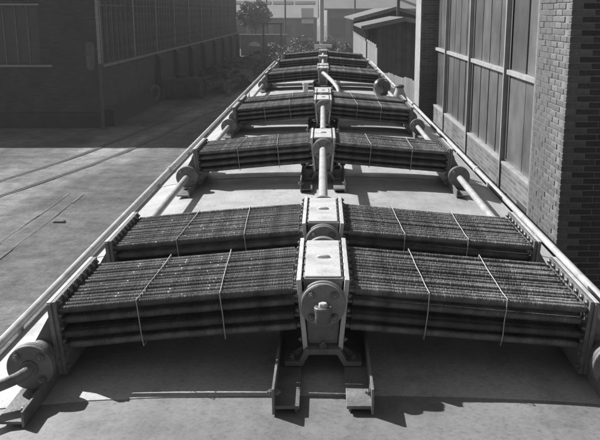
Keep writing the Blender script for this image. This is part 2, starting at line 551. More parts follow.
def make_unit():
    u = thing('cooler_unit', 'x', 'cooler')
    # ---- central manifold
    body = MB().prism([(-.086, .414), (.086, .414), (.064, .118), (-.064, .118)], .035, DEP - .035).build('manifold', M['body'], u, bevel=.004)
    MB().box(-.078, .078, .05, DEP - .05, .4145, .4205).build('cover_plate', M['tin'], body, bevel=.002)
    kn = MB(); 
    v = [];
    kn.tube([(0, 0, 0), (0, 0, .006), (0, 0, .011), (0, 0, .013)], [.027, .026, .018, .006], 18)
    kno = kn.build('boss', M['tin'], body, 60); kno.location = (0, .34, .4205); kno.scale = (1.25, .62, 1)
    for s in (-1, 1):
        W = wing_mat(s)
        ts = MB().box(-.022, -.002, .0, DEP, -.285, .034, W).build('tube_plate', M['tin'], u, bevel=.002)
        for k in range(7):
            y = .045 + k * .1
            q = W @ Vector((-.022, y, .021))
            o = inst('bolt', B_S, ts, q, (0, s * TAU, R(-90) * s)); o.rotation_euler = (0, 0, R(-90 * s))
            q = W @ Vector((-.002, y, .021))
            inst('bolt', B_S, ts, q, (0, 0, R(90 * s)))
        for k in range(4):
            q = W @ Vector((-.002, .012, -.04 - k * .066))
            inst('bolt', B_S, ts, q, (0, 0, R(90 * s)))
    flange(u, FLC, (0, -.022, .322), 'flange', 4, .072)
    flange(u, FLC, (0, DEP + .022, .322), 'flange', 4, .072, back=True)
    for (ya, yb) in ((0, .05), (DEP - .05, DEP)):
        MB().tube([(0, ya, .322), (0, yb, .322)], .07, 28).build('neck', M['body'], u, 40)
    # ---- pedestal
    arch = [(-.168, .040), (-.168, .060), (-.105, .060), (-.074, .117), (.074, .117), (.105, .060), (.168, .060), (.168, .040),
            (.088, .040), (.060, .092), (-.060, .092), (-.088, .040)]
    ped = None
    for (ya, yb) in ((-.03, .10), (DEP - .10, DEP + .03)):
        ped = MB().prism(arch, ya, yb).build('pedestal', M['channel'], u, bevel=.003)
        yy = ya + .035 if ya < .1 else yb - .035
        for s in (-1, 1):
            inst('bolt', B_M, ped, (s * .135, yy, .060), TO_UP)
            MB().prism([(s * .078, .112), (s * .108, .061), (s * .155, .061)], ya + .068, ya + .080).build('gusset', M['channel'], ped)
        inst('bolt', B_L, ped, (0, ya + .03, .117), TO_UP)
    # ---- channels on the roof
    for s in (-1, 1):
        c = MB()
        xs = sorted((s * .092, s * .190))
        c.box(xs[0], xs[1], -.40, DEP + .1, .022, .036)
        xw = sorted((s * .187, s * .197))
        c.box(xw[0], xw[1], -.415, DEP + .1, .006, .112)
        xi = sorted((s * .100, s * .110))
        c.box(xi[0], xi[1], -.385, DEP + .09, .004, .026)
        ch = c.build('foot_channel', M['channel'], u, bevel=.0015)
        for y in (-.36, DEP - .1):
            inst('bolt', B_M, ch, (s * .197, y, .075), (0, 0, R(90 * s)))
            inst('bolt', B_M, ch, (s * .187, y, .075), (0, 0, R(-90 * s)))
    # ---- wings
    rr = random.Random(11)
    for s in (-1, 1):
        W = wing_mat(s)
        rot_r = (0, TAU, 0) if s > 0 else (0, R(180) - TAU, 0)
        for r in range(4):
            for j in range(15):
                q = W @ Vector((rr.uniform(-.006, .006), .021 + (r % 2) * .0225 + j * .0455 - (.0045 if j == 1 else 0) + rr.uniform(-.0015, .0015), -.0178 - r * .0562 + rr.uniform(-.0018, .0018)))
                o = inst('finned_tube', rr.choice(TUBES), u, q, rot_r)
                o.rotation_euler = (0, rot_r[1] + rr.uniform(-.003, .003), rr.uniform(-.0025, .0025))
        # outer header: tube plate, box, cover lip
        ts = MB().box(1.030, 1.048, .0, DEP, -.305, .026, W).build('outer_tube_plate', M['channel'], u, bevel=.002)
        hd = MB().prism([(1.0485, .020), (1.062, .020), (1.066, -.03), (1.198, -.215), (1.198, -.292), (1.0485, -.292)], .012, DEP - .012, W).build('outer_header', M['grey'], u, bevel=.003)
        MB().box(1.0485, 1.067, -.004, DEP + .004, .0205, .0275, W).build('header_lip', M['tin'], hd, bevel=.0015)
        MB().box(1.0485, 1.066, -.010, .0115, -.30, .0200, W).build('end_lip', M['channel'], hd, bevel=.0015)
        for k in range(9):
            q = W @ Vector((1.030, .035 + k * .0775, .010))
            inst('bolt', B_S, ts, q, (0, 0, R(-90 * s)))
        for k in range(5):
            q = W @ Vector((1.030, .012, -.04 - k * .058))
            inst('bolt', B_S, ts, q, (0, 0, R(-90 * s)))
        c = W @ Vector((1.122, 0, -.198))
        nk = MB()
        nk.tube([(c.x, .02, c.z), (c.x, -.125, c.z)], .058, 24)
        nk.build('header_neck', M['grey'], u, 40)
        MB().tube([(c.x, DEP - .02, c.z), (c.x, DEP + .06, c.z)], .058, 24).build('header_neck', M['grey'], u, 40)
        flange(u, FL, (c.x, -.135, c.z), 'pipe_flange')
        flange(u, FL, (c.x, DEP + .065, c.z), 'pipe_flange', back=True)
        # outer foot
        zr = rz_at(1.2) - RZ
        f = MB()
        xa = sorted((s * 1.150, s * 1.160)); xb = sorted((s * 1.155, s * 1.265))
        f.box(xa[0], xa[1], -.44, DEP + .05, zr + .010, zr + .075)
        f.box(xb[0], xb[1], -.43, DEP + .05, zr + .018, zr + .030)
        ft = f.build('outer_foot', M['channel'], u, bevel=.0015)
        for y in (-.37, DEP - .05):
            inst('bolt', B_M, ft, (s * 1.160, y, zr + .055), (0, 0, R(90 * s)))
        wb = MB()
        wb.box(*sorted((s * 1.162, s * 1.25)), .06, .075, zr + .031, c.z - .09)
        wb.box(*sorted((s * 1.162, s * 1.25)), DEP - .075, DEP - .06, zr + .031, c.z - .09)
        wb.build('foot_web', M['channel'], ft)
        # tie wires round the bundle
        for a in (.335, .675):
            for side in (0,):
                P = []
                loop = [(-.004, .006), (.12, .0035), (.26, .003), (.40, .0035), (.55, .003), (DEP - .002, .006), (DEP + .004, -.03), (DEP + .003, -.12), (DEP - .004, -.205),
                        (DEP * .5, -.213), (.006, -.206), (-.006, -.15), (-.004, -.09), (-.007, -.04), (-.004, .006)]
                sl = rr.uniform(-.03, .03)
                for (y, h) in loop:
                    P.append(W @ Vector((a + sl * (y / DEP - .3) + rr.uniform(-.002, .002), y, h)))
                w = MB().tube(P, .0021, 6, cap=False)
                w.build('tie_wire', M['twine'], u, 60)
    return u, c

unit, HC = make_unit()
HX, HZ = abs(HC.x), HC.z
UNITS = [
    (3.43, 'nearest finned tube cooler, with hex plug on its central flange'),
    (4.42, 'second finned tube cooler, close behind the nearest one'),
    (7.60, 'third cooler, alone between two open stretches of pale roof'),
    (11.05, 'fourth cooler, front one of the middle pair'),
    (12.04, 'fifth cooler, rear one of the middle pair, in front of the round horn'),
    (17.45, 'sixth cooler, just behind the bent pipe and the round horn'),
    (18.44, 'seventh cooler, rear one of the pair behind the round horn'),
    (22.2, 'eighth cooler, next to last on the far roof'),
    (25.6, 'farthest cooler at the end of the roof'),
]
roots = []
rv = random.Random(77)
for i, (y, lab) in enumerate(UNITS):
    u = unit if i == 0 else copy_tree(unit)
    u.location = (0, y, RZ)
    u['label'] = lab
    if i:
        for ch in u.children:
            if ch.name.startswith('finned_tube'):
                ch.data = rv.choice(TUBES)
                ch.location.z += rv.uniform(-.0015, .0015)
            elif ch.name.startswith('tie_wire'):
                ch.location.x += rv.uniform(-.03, .03); ch.location.y += rv.uniform(-.001, .001)
    u['group'] = 'roof cooler units'
    roots.append(u)

# plug on the nearest unit
pl = MB()
pl.tube([(0, -.05, .312), (0, -.10, .312)], .030, 20)
pg = pl.build('plug_neck', M['grey'], roots[0], 40)
MB().tube([(0, -.108, .268), (0, -.108, .275), (0, -.108, .322), (0, -.108, .324), (0, -.108, .336), (0, -.108, .339)], [.030, .034, .034, .037, .037, .034], 28).build('plug', M['grey'], roots[0], 35)
MB().tube([(0, -.108, .339), (0, -.108, .352), (0, -.108, .355)], [.019, .019, .016], 6).build('plug_nut', M['tin'], roots[0], 25)

# ridge pipes between units
def ridge_pipe(ya, yb, lab):
    o = MB().tube([(0, ya, 0), (0, (ya + yb) / 2, 0), (0, yb, 0)], .031, 20).build('ridge_pipe', M['pipe'], None, 40)
    o.location = (0, 0, RZ + .322)
    tag(o, lab, 'pipe', 'pipes along the roof ridge')
F_ = .052
for i, lab in ((0, 'short ridge pipe stub joining the nearest two coolers'), (1, 'long pale ridge pipe between the second and third coolers'),
               (2, 'pale ridge pipe between the third cooler and the middle pair'), (3, 'short ridge pipe stub inside the middle pair'),
               (5, 'short ridge pipe stub inside the pair behind the horn'), (6, 'far ridge pipe in front of the eighth cooler'), (7, 'far ridge pipe before the last cooler')):
    ridge_pipe(UNITS[i][0] + DEP + F_, UNITS[i + 1][0] - F_, lab)
# side pipes
for s in (-1, 1):
    side = 'left' if s < 0 else 'right'
    for i, lab in ((0, 'short %s side pipe joining the nearest two coolers'), (1, 'long %s side pipe between the second and third coolers'), (2, '%s side pipe between the third cooler and the middle pair'),
                   (3, 'short %s side pipe inside the middle pair'), (4, '%s side pipe between the middle pair and the sixth cooler'), (5, 'short %s side pipe inside the pair behind the horn'),
                   (6, 'far %s side pipe in front of the eighth cooler'), (7, 'far %s side pipe before the last cooler')):
        ya, yb = UNITS[i][0] + DEP + .095, UNITS[i + 1][0] - .165
        if yb - ya < .02: continue
        o = MB().tube([(0, ya, 0), (0, (ya + yb) / 2, 0), (0, yb, 0)], .027, 16).build('side_pipe', M['pipe'], None, 40)
        o.location = (s * HX, 0, RZ + HZ)
        tag(o, lab % side, 'pipe', 'pipes along the roof sides')
    # elbow in front of the nearest unit
    e = thing('elbow_pipe', 'bent pipe leaving the nearest %s flange towards the roof edge' % side, 'pipe', (s * HX, UNITS[0][0] - .165, RZ + HZ), group='bent front pipes')
    P = []
    P += [(0, .0, 0), (0, -.03, 0), (s * .004, -.055, -.002), (s * .022, -.085, -.006), (s * .055, -.118, -.012), (s * .10, -.155, -.02), (s * .20, -.24, -.04), (s * .32, -.36, -.075), (s * .42, -.50, -.16), (s * .47, -.58, -.34), (s * .47, -.60, -.8)]
    MB().tube(P, .0235, 18).build('bend', M['grey'], e, 60)
    MB().lathe([(-.012, .024), (-.012, .034), (.0, .037), (.004, .037)], 20).build('collar', M['grey'], e, 40)

# bent pipe on the ridge, in the gap before the sixth unit
e = thing('bent_ridge_pipe', 'pale bent pipe dropping from the sixth cooler to the roof', 'pipe', (0, UNITS[5][0] - F_, RZ + .322))
MB().tube([(0, 0, 0), (.01, -.08, 0), (.04, -.25, -.01), (.10, -.6, -.04), (.20, -1.1, -.10), (.27, -1.45, -.17), (.30, -1.6, -.24), (.30, -1.64, -.32)], .038, 16).build('bend', M['pipe'], e, 60)
MB().tube([(.30, -1.64, -.33), (.30, -1.64, -.30)], .09, 20).build('roof_flange', M['grey'], e, 40)
# roof pot and valve box in the same gap
q = thing('roof_vent', 'small upright pale vent stub left of the bent pipe', 'vent', (-.33, 16.2, RZ))
MB().tube([(0, 0, -.02), (0, 0, .02), (0, 0, .021), (0, 0, .2)], [.07, .07, .05, .05], 18).build('stub', M['tin'], q, 40)
MB().tube([(0, 0, .2), (0, 0, .225)], [.065, .06], 18).build('cap', M['tin'], q, 40)
q = thing('ridge_valve', 'pale valve box on the ridge behind the middle cooler pair', 'valve', (0, 13.15, RZ))
MB().box(-.085, .085, -.1, .12, .0, .36).build('valve_body', M['tin'], q, bevel=.01)
MB().box(-.13, .13, -.08, .1, .36, .39).build('valve_cover', M['tin'], q, bevel=.004)
MB().tube([(0, -.22, .322), (0, -.1, .322)], .05, 16).build('valve_neck', M['tin'], q, 40)

# horn (round bell mouth) and small conical funnel on the right
h = thing('round_horn', 'round bell shaped horn at the right roof edge behind the middle pair', 'horn', (1.10, 15.9, rz_at(1.1)))
Mh = Matrix.Translation((0, 0, .2)) @ Matrix.Rotation(R(26), 4, 'Z') @ Matrix.Rotation(R(-12), 4, 'X')
MB().lathe([(-.135, .01), (-.137, .035), (-.128, .04), (-.118, .042), (-.122, .07), (-.112, .075), (-.112, .095), (-.104, .10), (-.09, .125), (-.055, .155), (-.01, .172), (.04, .172), (.09, .15), (.13, .115), (.16, .07), (.18, .02)], 40, Mh).build('bell', M['hornmetal'], h, 45)
MB().box(-.05, .05, .0, .1, -.02, .06).build('base', M['grey'], h, bevel=.005)
h = thing('funnel_cowl', 'small conical cowl with dark knob at the right roof edge', 'cowl', (1.36, 15.2, rz_at(1.36)))
MB().tube([(0, 0, -.03), (0, 0, .0), (0, 0, .08), (0, 0, .22), (0, 0, .28)], [.16, .16, .14, .085, .07], 24).build('cone', M['pipe'], h, 50)
MB().tube([(0, 0, .28), (0, 0, .29), (0, 0, .315), (0, 0, .335), (0, 0, .34)], [.06, .08, .082, .06, .02], 20).build('knob', M['dark'], h, 50)
MB().tube([(-.1, 0, .02), (-.2, -.02, .03), (-.26, .1, .04)], .014, 8).build('feed_pipe', M['pipe'], h, 50)
q = thing('end_fitting', 'pale T shaped fitting at the far end of the ridge', 'fitting', (0, 27.3, RZ))
MB().box(-.09, .09, -.1, .1, -.01, .46).build('post', M['tin'], q, bevel=.01)
MB().tube([(-.28, 0, .48), (.28, 0, .48)], .045, 14).build('crossbar', M['tin'], q, 40)
# lifting eyes on the left roof edge
for i, y in enumerate((14.2, 16.4, 20.6, 21.4)):
    o = MB()
    o.tube([(0, .09 * math.cos(w), .10 * math.sin(w) - .02) for w in [math.pi * k / 10 for k in range(11)]], .014, 8)
    oo = o.build('lifting_eye', M['rail'], None, 60); oo.location = (-1.42, y, rz_at(1.42))
    tag(oo, 'small round lifting eye on the left roof edge among the far coolers', 'lifting eye', 'lifting eyes on the roof edge')

# ------------------------------------------------------------------ right brick building
RB = thing('brick_building', 'brick workshop with tall panelled windows right of the rail vehicle', 'building', (0, 0, 0))
PX, WX = 2.60, 2.95
PIERS = [(9.14, 10.60), (22.98, 24.25)]
TOP = 10.5
BH = .069
def right_building():
    # plain walls behind
    MB().box(WX + .12, WX + .5, 10.6, 22.98, 0, 3.30).build('parapet_wall', M['wall_y'], RB)
    MB().box(WX + .0, WX + .119, 10.605, 22.975, 0, 3.26).build('parapet_face', M['wall_y'], RB)
    MB().box(WX + .3, WX + .5, 10.6, 22.98, 3.301, TOP).build('backing_wall', M['dark'], RB)
    MB().box(PX - .1, WX + 14, 9.14, 24.25, TOP, TOP + .25).build('roof_slab', M['shedroof'], RB)
    MB().box(WX + .5, WX + 14, 10.0, 24.2, 0, TOP).build('hall_core', M['wall_x'], RB)
    sill = MB().box(WX - .008, WX + .3, 10.602, 22.978, 3.262, 3.312).build('sill', M['sill'], RB, bevel=.008)
    # posts
    posts = [13.92, 17.35, 20.77]
    rw = random.Random(8)
    for y in posts:
        p = MB()
        p.box(WX - .02, WX + .065, y - .010, y + .010, 0, TOP - .01)
        p.box(WX - .032, WX - .021, y - .028, y + .028, 0, TOP - .01)
        p.box(WX + .045, WX + .052, y - .10, y - .0105, 3.34, TOP - .01)
        p.build('window_post', M['mull'], RB)
    edges = [10.6] + posts + [22.98]
    for i in range(4):
        a, b = edges[i] + (.06 if i else .0), edges[i + 1] - (.06 if i < 3 else .0)
        n = [3, 4, 4, 3][i]
        w = (b - a) / n
        for k in range(n):
            for (z0, z1) in ((3.32, 4.72), (4.805, 7.42), (7.505, TOP - .05)):
                wp = MB().box(-.015, .015, -w / 2 + .034, w / 2 - .034, z0, z1).build('window_panel', M['pane'], RB, bevel=.006)
                wp.location = (WX + .085, a + (k + .5) * w, 0); wp.rotation_euler = (0, 0, rw.uniform(-.012, .012))
            if k:
                MB().box(WX + .13, WX + .16, a + k * w - .05, a + k * w + .05, 3.34, TOP - .05).build('window_mullion', M['dark'], RB)
        for zt in (4.705, 7.405):
            MB().box(WX + .005, WX + .125, a + .0, b - .0, zt + .02, zt + .095).build('transom', M['sill'], RB, bevel=.006)
    # vent opening under the sill
    v = MB(); v.box(WX - .006, WX + .02, 11.95, 12.62, 2.55, 2.93)
    v.build('vent_opening', M['dark'], RB)
    # second pier, too far to tell its bricks apart
    MB().box(PX, WX + .5, PIERS[1][0], PIERS[1][1], 0, TOP).build('pier', M['wall_x2'], RB)
    MB().box(PX - .02, PX - .001, PIERS[1][0] + .02, PIERS[1][1], 0, TOP - .01).build('sunlit_pier_strip', M['pale_lit'], RB)  # added pale strip: sunlight on the pier's left face painted as colour
    # first pier: mortar core and real bricks
    a, b = PIERS[0]
    pier = MB().box(PX + .008, WX + .9, a + .008, b, 0, TOP).build('pier', M['mortar'], RB)
    MB().box(PX + .012, PX + 3.0, a - .9, a - .0, 0, .02)
    rr = random.Random(21)
    fulld = MB().box(-.12, .12, -.0555, .0555, -.0285, .0285).mesh('brick', M['brickshade'], bevel=.004)
    headd = MB().box(-.0555, .0555, -.0555, .0555, -.0285, .0285).mesh('brick', M['brickshade'], bevel=.004)
    full = MB().box(-.12, .12, -.0555, .0555, -.0285, .0285).mesh('brick', M['brick'], bevel=.004)
    head = MB().box(-.0555, .0555, -.0555, .0555, -.0285, .0285).mesh('brick', M['brick'], bevel=.004)
    cand = []
    for r in range(int(TOP / BH)):
        z = r * BH + BH / 2
        # face towards the camera (normal -Y): running bond
        x = PX + (.0 if r % 2 else -.0)
        if r % 2 == 0: seq = ['f'] * 5
        else: seq = ['h'] + ['f'] * 4
        for sname in seq:
            w = .24 if sname == 'f' else .111
            cand.append(('x', sname, x + w / 2, z)); x += w + .012
        # face along the vehicle (normal -X)
        y = a
        if r % 2 == 0: y += .1235; seq = ['f'] * 5 + ['h']
        else: y += .2515; seq = ['f'] * 4 + ['h'] * 2
        for sname in seq:
            w = .24 if sname == 'f' else .111
            if y + w < b + .03: cand.append(('y', sname, y + w / 2, z))
            y += w + .012
    def vis(c):
        return 2.5 < c[3] < 6.6
    near = sorted([c for c in cand if vis(c)], key=lambda c: (0 if c[0] == 'x' and c[2] < 3.3 else 1, c[2] if c[0] == 'y' else 99))
    keep = set(id(c) for c in near[:300])
    rest = MB()
    for c in cand:
        jit = rr.uniform(-.003, .003)
        if c[0] == 'x': loc, rz = (c[2], a + .0555 + jit, c[3]), 0
        else: loc, rz = (PX + .0555 + jit, c[2], c[3]), R(90)
        if id(c) in keep:
            dk = c[0] == 'x' and c[2] > PX + .13  # shaded front takes a darker brick copy, shade put into the colour
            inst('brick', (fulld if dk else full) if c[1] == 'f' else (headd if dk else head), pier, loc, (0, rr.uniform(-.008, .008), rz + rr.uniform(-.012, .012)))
        else:
            hw = .12 if c[1] == 'f' else .0555
            rest.box(-hw, hw, -.0555, .0555, -.0285, .0285, Matrix.Translation(loc) @ Matrix.Rotation(rz, 4, 'Z'))
    tag(rest.build('brickwork', M['brick'], pier), kind='stuff')
M['wall_x2'] = brickmat('pier_brick_far', .10, .2, 'x')
right_building()

# ------------------------------------------------------------------ left hall
LX, LY = -11.18, 42.87
LH = thing('factory_hall', 'long dark factory hall on the left in shade', 'building', (0, 0, 0))
def left_hall():
    H = 8.0
    FAR = 112.5
    # across face (towards the camera)
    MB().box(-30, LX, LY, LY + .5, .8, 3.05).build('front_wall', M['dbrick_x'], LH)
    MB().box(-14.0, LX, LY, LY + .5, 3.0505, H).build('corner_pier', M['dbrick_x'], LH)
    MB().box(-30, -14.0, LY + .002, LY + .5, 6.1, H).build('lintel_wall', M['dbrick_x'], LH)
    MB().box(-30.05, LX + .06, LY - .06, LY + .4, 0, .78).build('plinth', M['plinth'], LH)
    MB().box(-30, -13.45, LY - .09, LY + .2, 3.051, 3.15).build('front_sill', M['sill'], LH)
    MB().box(-30, -13.9, LY - .05, LY + .01, 6.02, 6.1).build('lintel', M['sill'], LH)
    MB().box(-30, -14.0, LY + .35, LY + .36, 3.15, 6.1).build('glazing', M['hallpane'], LH)
    x = -14.62
    bar = MB().box(-.022, .022, -.03, .03, 0, 2.87).mesh('glazing_bar', M['bar'])
    while x > -30:
        inst('glazing_bar', bar, LH, (x, LY + .32, 3.15)); x -= .60
    for z in (4.1, 5.1):
        MB().box(-30, -14.0, LY + .30, LY + .345, z, z + .03).build('glazing_rail', M['dark'], LH)
    # plaster patch on the corner
    p = MB()
    pts = [(-.22, -.62), (-.05, -.75), (.16, -.66), (.2, -.2), (.2, .55), (.05, .68), (-.2, .62), (-.26, .1)]
    p.prism(pts, -.004, .02)
    o = p.build('plaster_patch', M['patch'], LH); o.location = (LX - .34, LY, 3.6)
    # downpipe
    d = MB()
    d.tube([(LX + .09, LY - .0, 3.2), (LX + .09, LY - .0, 7.95)], .075, 12)
    d.build('downpipe', M['pale_lit'], LH, 40)
    for z in (3.9, 5.4):
        MB().tube([(LX + .09, LY, z), (LX + .09, LY, z + .08)], .095, 12).build('pipe_clip', M['sill'], LH, 40)
    d = MB(); d.tube([(LX + .09, LY - .06, 0), (LX + .09, LY - .06, 3.19)], .085, 12); d.build('downpipe', M['dark'], LH, 40)
    # long face
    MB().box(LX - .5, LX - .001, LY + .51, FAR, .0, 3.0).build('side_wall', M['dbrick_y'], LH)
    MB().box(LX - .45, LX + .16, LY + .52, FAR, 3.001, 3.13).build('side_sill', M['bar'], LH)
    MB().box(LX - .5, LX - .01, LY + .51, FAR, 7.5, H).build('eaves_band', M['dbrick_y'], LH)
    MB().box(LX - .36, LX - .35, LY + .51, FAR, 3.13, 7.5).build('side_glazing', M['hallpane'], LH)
    posts = [LY + .7] + [51.3, 58.3, 65.5, 72.6, 80.2, 88.5, 96.2, 104.5, FAR - .2]
    po = MB().box(LX - .34, LX + .05, -.12, .12, 3.13, 7.5).mesh('bay_post', M['bar'])
    bu = MB().prism([(LX, 0), (LX + .34, 0), (LX + .34, 2.7), (LX + .15, 2.99), (LX, 2.99)], -.7, .7).mesh('buttress', M['dbrick_x'])
    br = MB().box(LX - .34, LX - .14, -.035, .035, 3.13, 7.5).mesh('glazing_bar', M['bar'])
    for i, y in enumerate(posts):
        inst('bay_post', po, LH, (0, y, 0))
        if i > 1: inst('buttress', bu, LH, (0, y, 0))
        if i < len(posts) - 1:
            n = 7
            for k in range(1, n):
                inst('glazing_bar', br, LH, (0, y + (posts[i + 1] - y) * k / n, 0))
    for z in (6.0, 7.6):
        MB().box(LX - .30, LX - .20, LY + .51, FAR, z, z + .08).build('glazing_rail', M['dark'], LH)
    MB().box(-40, LX + .35, LY - .3, FAR + .3, H, H + .25).build('roof_slab', M['dark'], LH)
    MB().box(-40, LX - .55, LY + 1.5, FAR, 0, H - .01).build('hall_core', M['dark'], LH)
    # low parapet plinth that runs along the side
    MB().box(LX + .001, LX + .5, LY + .6, 57.2, 0, .85).build('side_plinth', M['plinth'], LH)
left_hall()

# ------------------------------------------------------------------ scrap yard by the left hall
def drum(x, y, r, l, rz, lab, tilt=0):
    t = thing('scrap_drum', lab, 'drum', (x, y, 0), rz, 'big drums by the hall')
    Mx = Matrix.Translation((0, 0, r)) @ Matrix.Rotation(R(-90), 4, 'Z')
    MB().lathe([(-l / 2, r * .86), (-l / 2, r), (l / 2, r), (l / 2, r * .9), (l / 2 - .25, r * .9), (l / 2 - .26, .02)], 32, Mx).build('shell', M['drum'], t, 40)
    for q in (-.33, .0, .33):
        MB().lathe([(l * q - .04, r * 1.0), (l * q - .04, r * 1.035), (l * q + .04, r * 1.035), (l * q + .04, r * 1.0)], 32, Mx).build('hoop', M['drum'], t, 40)
drum(-9.95, 57.6, .70, 1.25, R(8), 'left one of two big drums lying beside the hall')
drum(-8.72, 58.3, .70, 1.25, R(-14), 'right one of two big drums lying beside the hall')

def scrapyard():
    rr = random.Random(33)
    def place(o, x, y, z, rot, lab, cat, grp):
        o.location = (x, y, z); o.rotation_euler = rot
        tag(o, lab, cat, grp)
    wheel_me = MB().lathe([(-.06, .08), (-.06, .12), (-.02, .12), (-.02, .42), (-.06, .44), (-.06, .5), (.06, .5), (.06, .44), (.02, .42), (.02, .12), (.06, .12), (.06, .08)], 24).mesh('scrapwheel', M['scrap'], 35)  # plain scrap wheel with hub and rim, added to fill the heap
    beam_me = MB().box(-.1, .1, -1.6, 1.6, 0, .012).box(-.1, .1, -1.6, 1.6, .19, .2).box(-.008, .008, -1.6, 1.6, .012, .19).mesh('scrap_beam', M['scrap'])
    plate_me = []
    for k in range(4):
        m = MB(); n = 6
        ang = rr.uniform(.5, 1.3); rad = 1.0
        prof = [(rad * math.sin(ang * (i / n - .5)), rad * (1 - math.cos(ang * (i / n - .5)))) for i in range(n + 1)]
        poly = prof + [(p[0], p[1] + .03) for p in reversed(prof)]
        m.prism(poly, -rr.uniform(.4, .9), rr.uniform(.4, .9))
        plate_me.append(m.mesh('scrap_plate', M['scrap'], 30))
    pipe_me = MB().tube([(0, -1.3, 0), (0, 1.3, 0)], .11, 14).mesh('scrap_pipe', M['scrap'], 40)
    crate_me = MB()
    for s in (-1, 1):
        for z in (.05, .25, .45, .65):
            crate_me.box(-.5, .5, s * .42 - .015, s * .42 + .015, z, z + .14)
            crate_me.box(s * .5 - .015, s * .5 + .015, -.4, .4, z, z + .14)
    crate_me.box(-.5, .5, -.4, .4, 0, .04)
    crate_me = crate_me.mesh('scrap_crate', M['scrap'])
    # heap footprint: a band from beside the hall to behind the vehicle
    n = 0
    for i in range(280):
        t = rr.random()
        y = 60 + 40 * t ** .8
        xl, xr = -10.0 + 1.4 * t, -6.4 + 4.0 * t
        x = rr.uniform(xl, xr)
        base = (.1 + 1.25 * max(0, 1 - abs((x - (xl + xr) / 2) / ((xr - xl) * .55)))) * rr.uniform(.2, 1)
        rot = (rr.uniform(-.4, .4), rr.uniform(-.5, .5), rr.uniform(0, 6.28))
        k = rr.random()
        if k < .38:
            o = inst('scrap_plate', rr.choice(plate_me)); o.scale = (rr.uniform(.7, 1.6),) * 3
            place(o, x, y, base, rot, 'rusty curved plate in the scrap heap along the dark hall', 'scrap', 'plates in the scrap heap')
        elif k < .62:
            o = inst('scrap_beam', beam_me); o.scale = (1, rr.uniform(.5, 1.2), 1)
            place(o, x, y, base, (rot[0] * .6, rot[1], rot[2]), 'rusty girder length in the scrap heap along the dark hall', 'girder', 'girders in the scrap heap')
        elif k < .78:
            o = inst('scrapwheel', wheel_me)
            place(o, x, y, base + .3, (rot[0] * 3, rot[1] * 2, rot[2]), 'old iron flywheel in the scrap heap along the dark hall', 'scrapwheel', 'wheels in the scrap heap')
        elif k < .92:
            o = inst('scrap_pipe', pipe_me); o.scale = (rr.uniform(.8, 2.2), rr.uniform(.5, 1.2), 1); o.scale[2] = o.scale[0]
            place(o, x, y, base + .15, (rot[0] * .5, 0, rot[2]), 'rusty pipe length in the scrap heap along the dark hall', 'pipe', 'pipes in the scrap heap')
        else:
            o = inst('scrap_crate', crate_me)
            place(o, x, y, base, (rot[0] * .4, rot[1] * .4, rot[2]), 'slatted crate in the scrap heap along the dark hall', 'crate', 'crates in the scrap heap')
    # a dark boiler on top of the drums' neighbour
    o = MB().lathe([(-.5, .3), (-.5, .42), (.5, .42), (.5, .3)], 20, Matrix.Rotation(R(90), 4, 'X')).build('scrap_barrel', M['scrap'], None, 40)
    place(o, -9.9, 60.2, 1.0, (0, .05, 0), 'upright dark barrel behind the two big drums', 'barrel', None)
    o = MB().tube([(.55 * math.cos(w), 0, .55 * math.sin(w)) for w in [2 * math.pi * k / 28 for k in range(29)]], .11, 8).build('iron_ring', M['scrap'], None, 40)
    place(o, -10.75, 54.2, .62, (.25, 0, 1.2), 'dark iron ring leaning on the hall beside the drums', 'ring', None)
    # bright sheet among the scrap
    o = MB().prism([(-.6, 0), (.6, 0), (.5, .25), (.1, .42), (-.4, .3)], -.4, .4).build('pale_cover', M['farlight'], None)
    place(o, -7.0, 88, 2.35, (0, .1, .3), 'pale cover lying on top of the scrap heap', 'cover', None)
scrapyard()

# ------------------------------------------------------------------ foliage
def leaves(mb, cx, cy, cz, rx, ry, rz_, n, size, rr, clumps=26):
    cl = []
    for i in range(clumps):
        while True:
            p = Vector((rr.uniform(-1, 1), rr.uniform(-1, 1), rr.uniform(-1, 1)))
            if .25 < p.length < 1: break
        cl.append((p * .86, rr.uniform(.18, .36)))
    for i in range(n):
        c, cr = rr.choice(cl)
        d = Vector((rr.gauss(0, 1), rr.gauss(0, 1), rr.gauss(0, 1))).normalized() * cr * rr.random() ** .4
        p = c + d
        q = Vector((cx + p.x * rx, cy + p.y * ry, cz + p.z * rz_))
        nrm = Vector((rr.gauss(0, 1), rr.gauss(0, 1), rr.gauss(.3, 1))).normalized()
        a = nrm.orthogonal().normalized(); a.rotate(Matrix.Rotation(rr.uniform(0, 6.28), 3, nrm)); b = nrm.cross(a)
        s = size * rr.uniform(.6, 1.3)
        mb.add([q - a * s, q + b * s * .55, q + a * s, q - b * s * .55], [(0, 1, 2, 3)])

def tree(x, y, base, height, rx, rz_, lab, mat, n, size, seed, cat='tree', name='tree', grp=None):
    rr = random.Random(seed)
    t = thing(name, lab, cat, (x, y, base), group=grp)
    tr = MB()
    top = height - rz_
    tr.tube([(0, 0, -.2), (.05, 0, top * .5), (.0, .05, top), (.1, 0, height - rz_ * .4)], [.2, .15, .12, .05], 10)
    for k in range(7):
        w = rr.uniform(0, 6.28)
        tr.tube([(0, 0, top * .8 + k * .12), (rx * .4 * math.cos(w), rx * .4 * math.sin(w), top + rz_ * .2), (rx * .8 * math.cos(w), rx * .8 * math.sin(w), top + rz_ * rr.uniform(.3, 1.0))], [.07, .045, .015], 6)
    tr.build('trunk', M['bark'], t, 60)
    lm = MB()
    leaves(lm, 0, 0, top, rx, rx, rz_, n, size, rr, 60)
    lm.build('crown', mat, t)
tree(-9.7, 124, 0, 7.4, 2.5, 2.1, 'round leafy tree beyond the end of the left hall', M['leaf'], 9000, .17, 1)
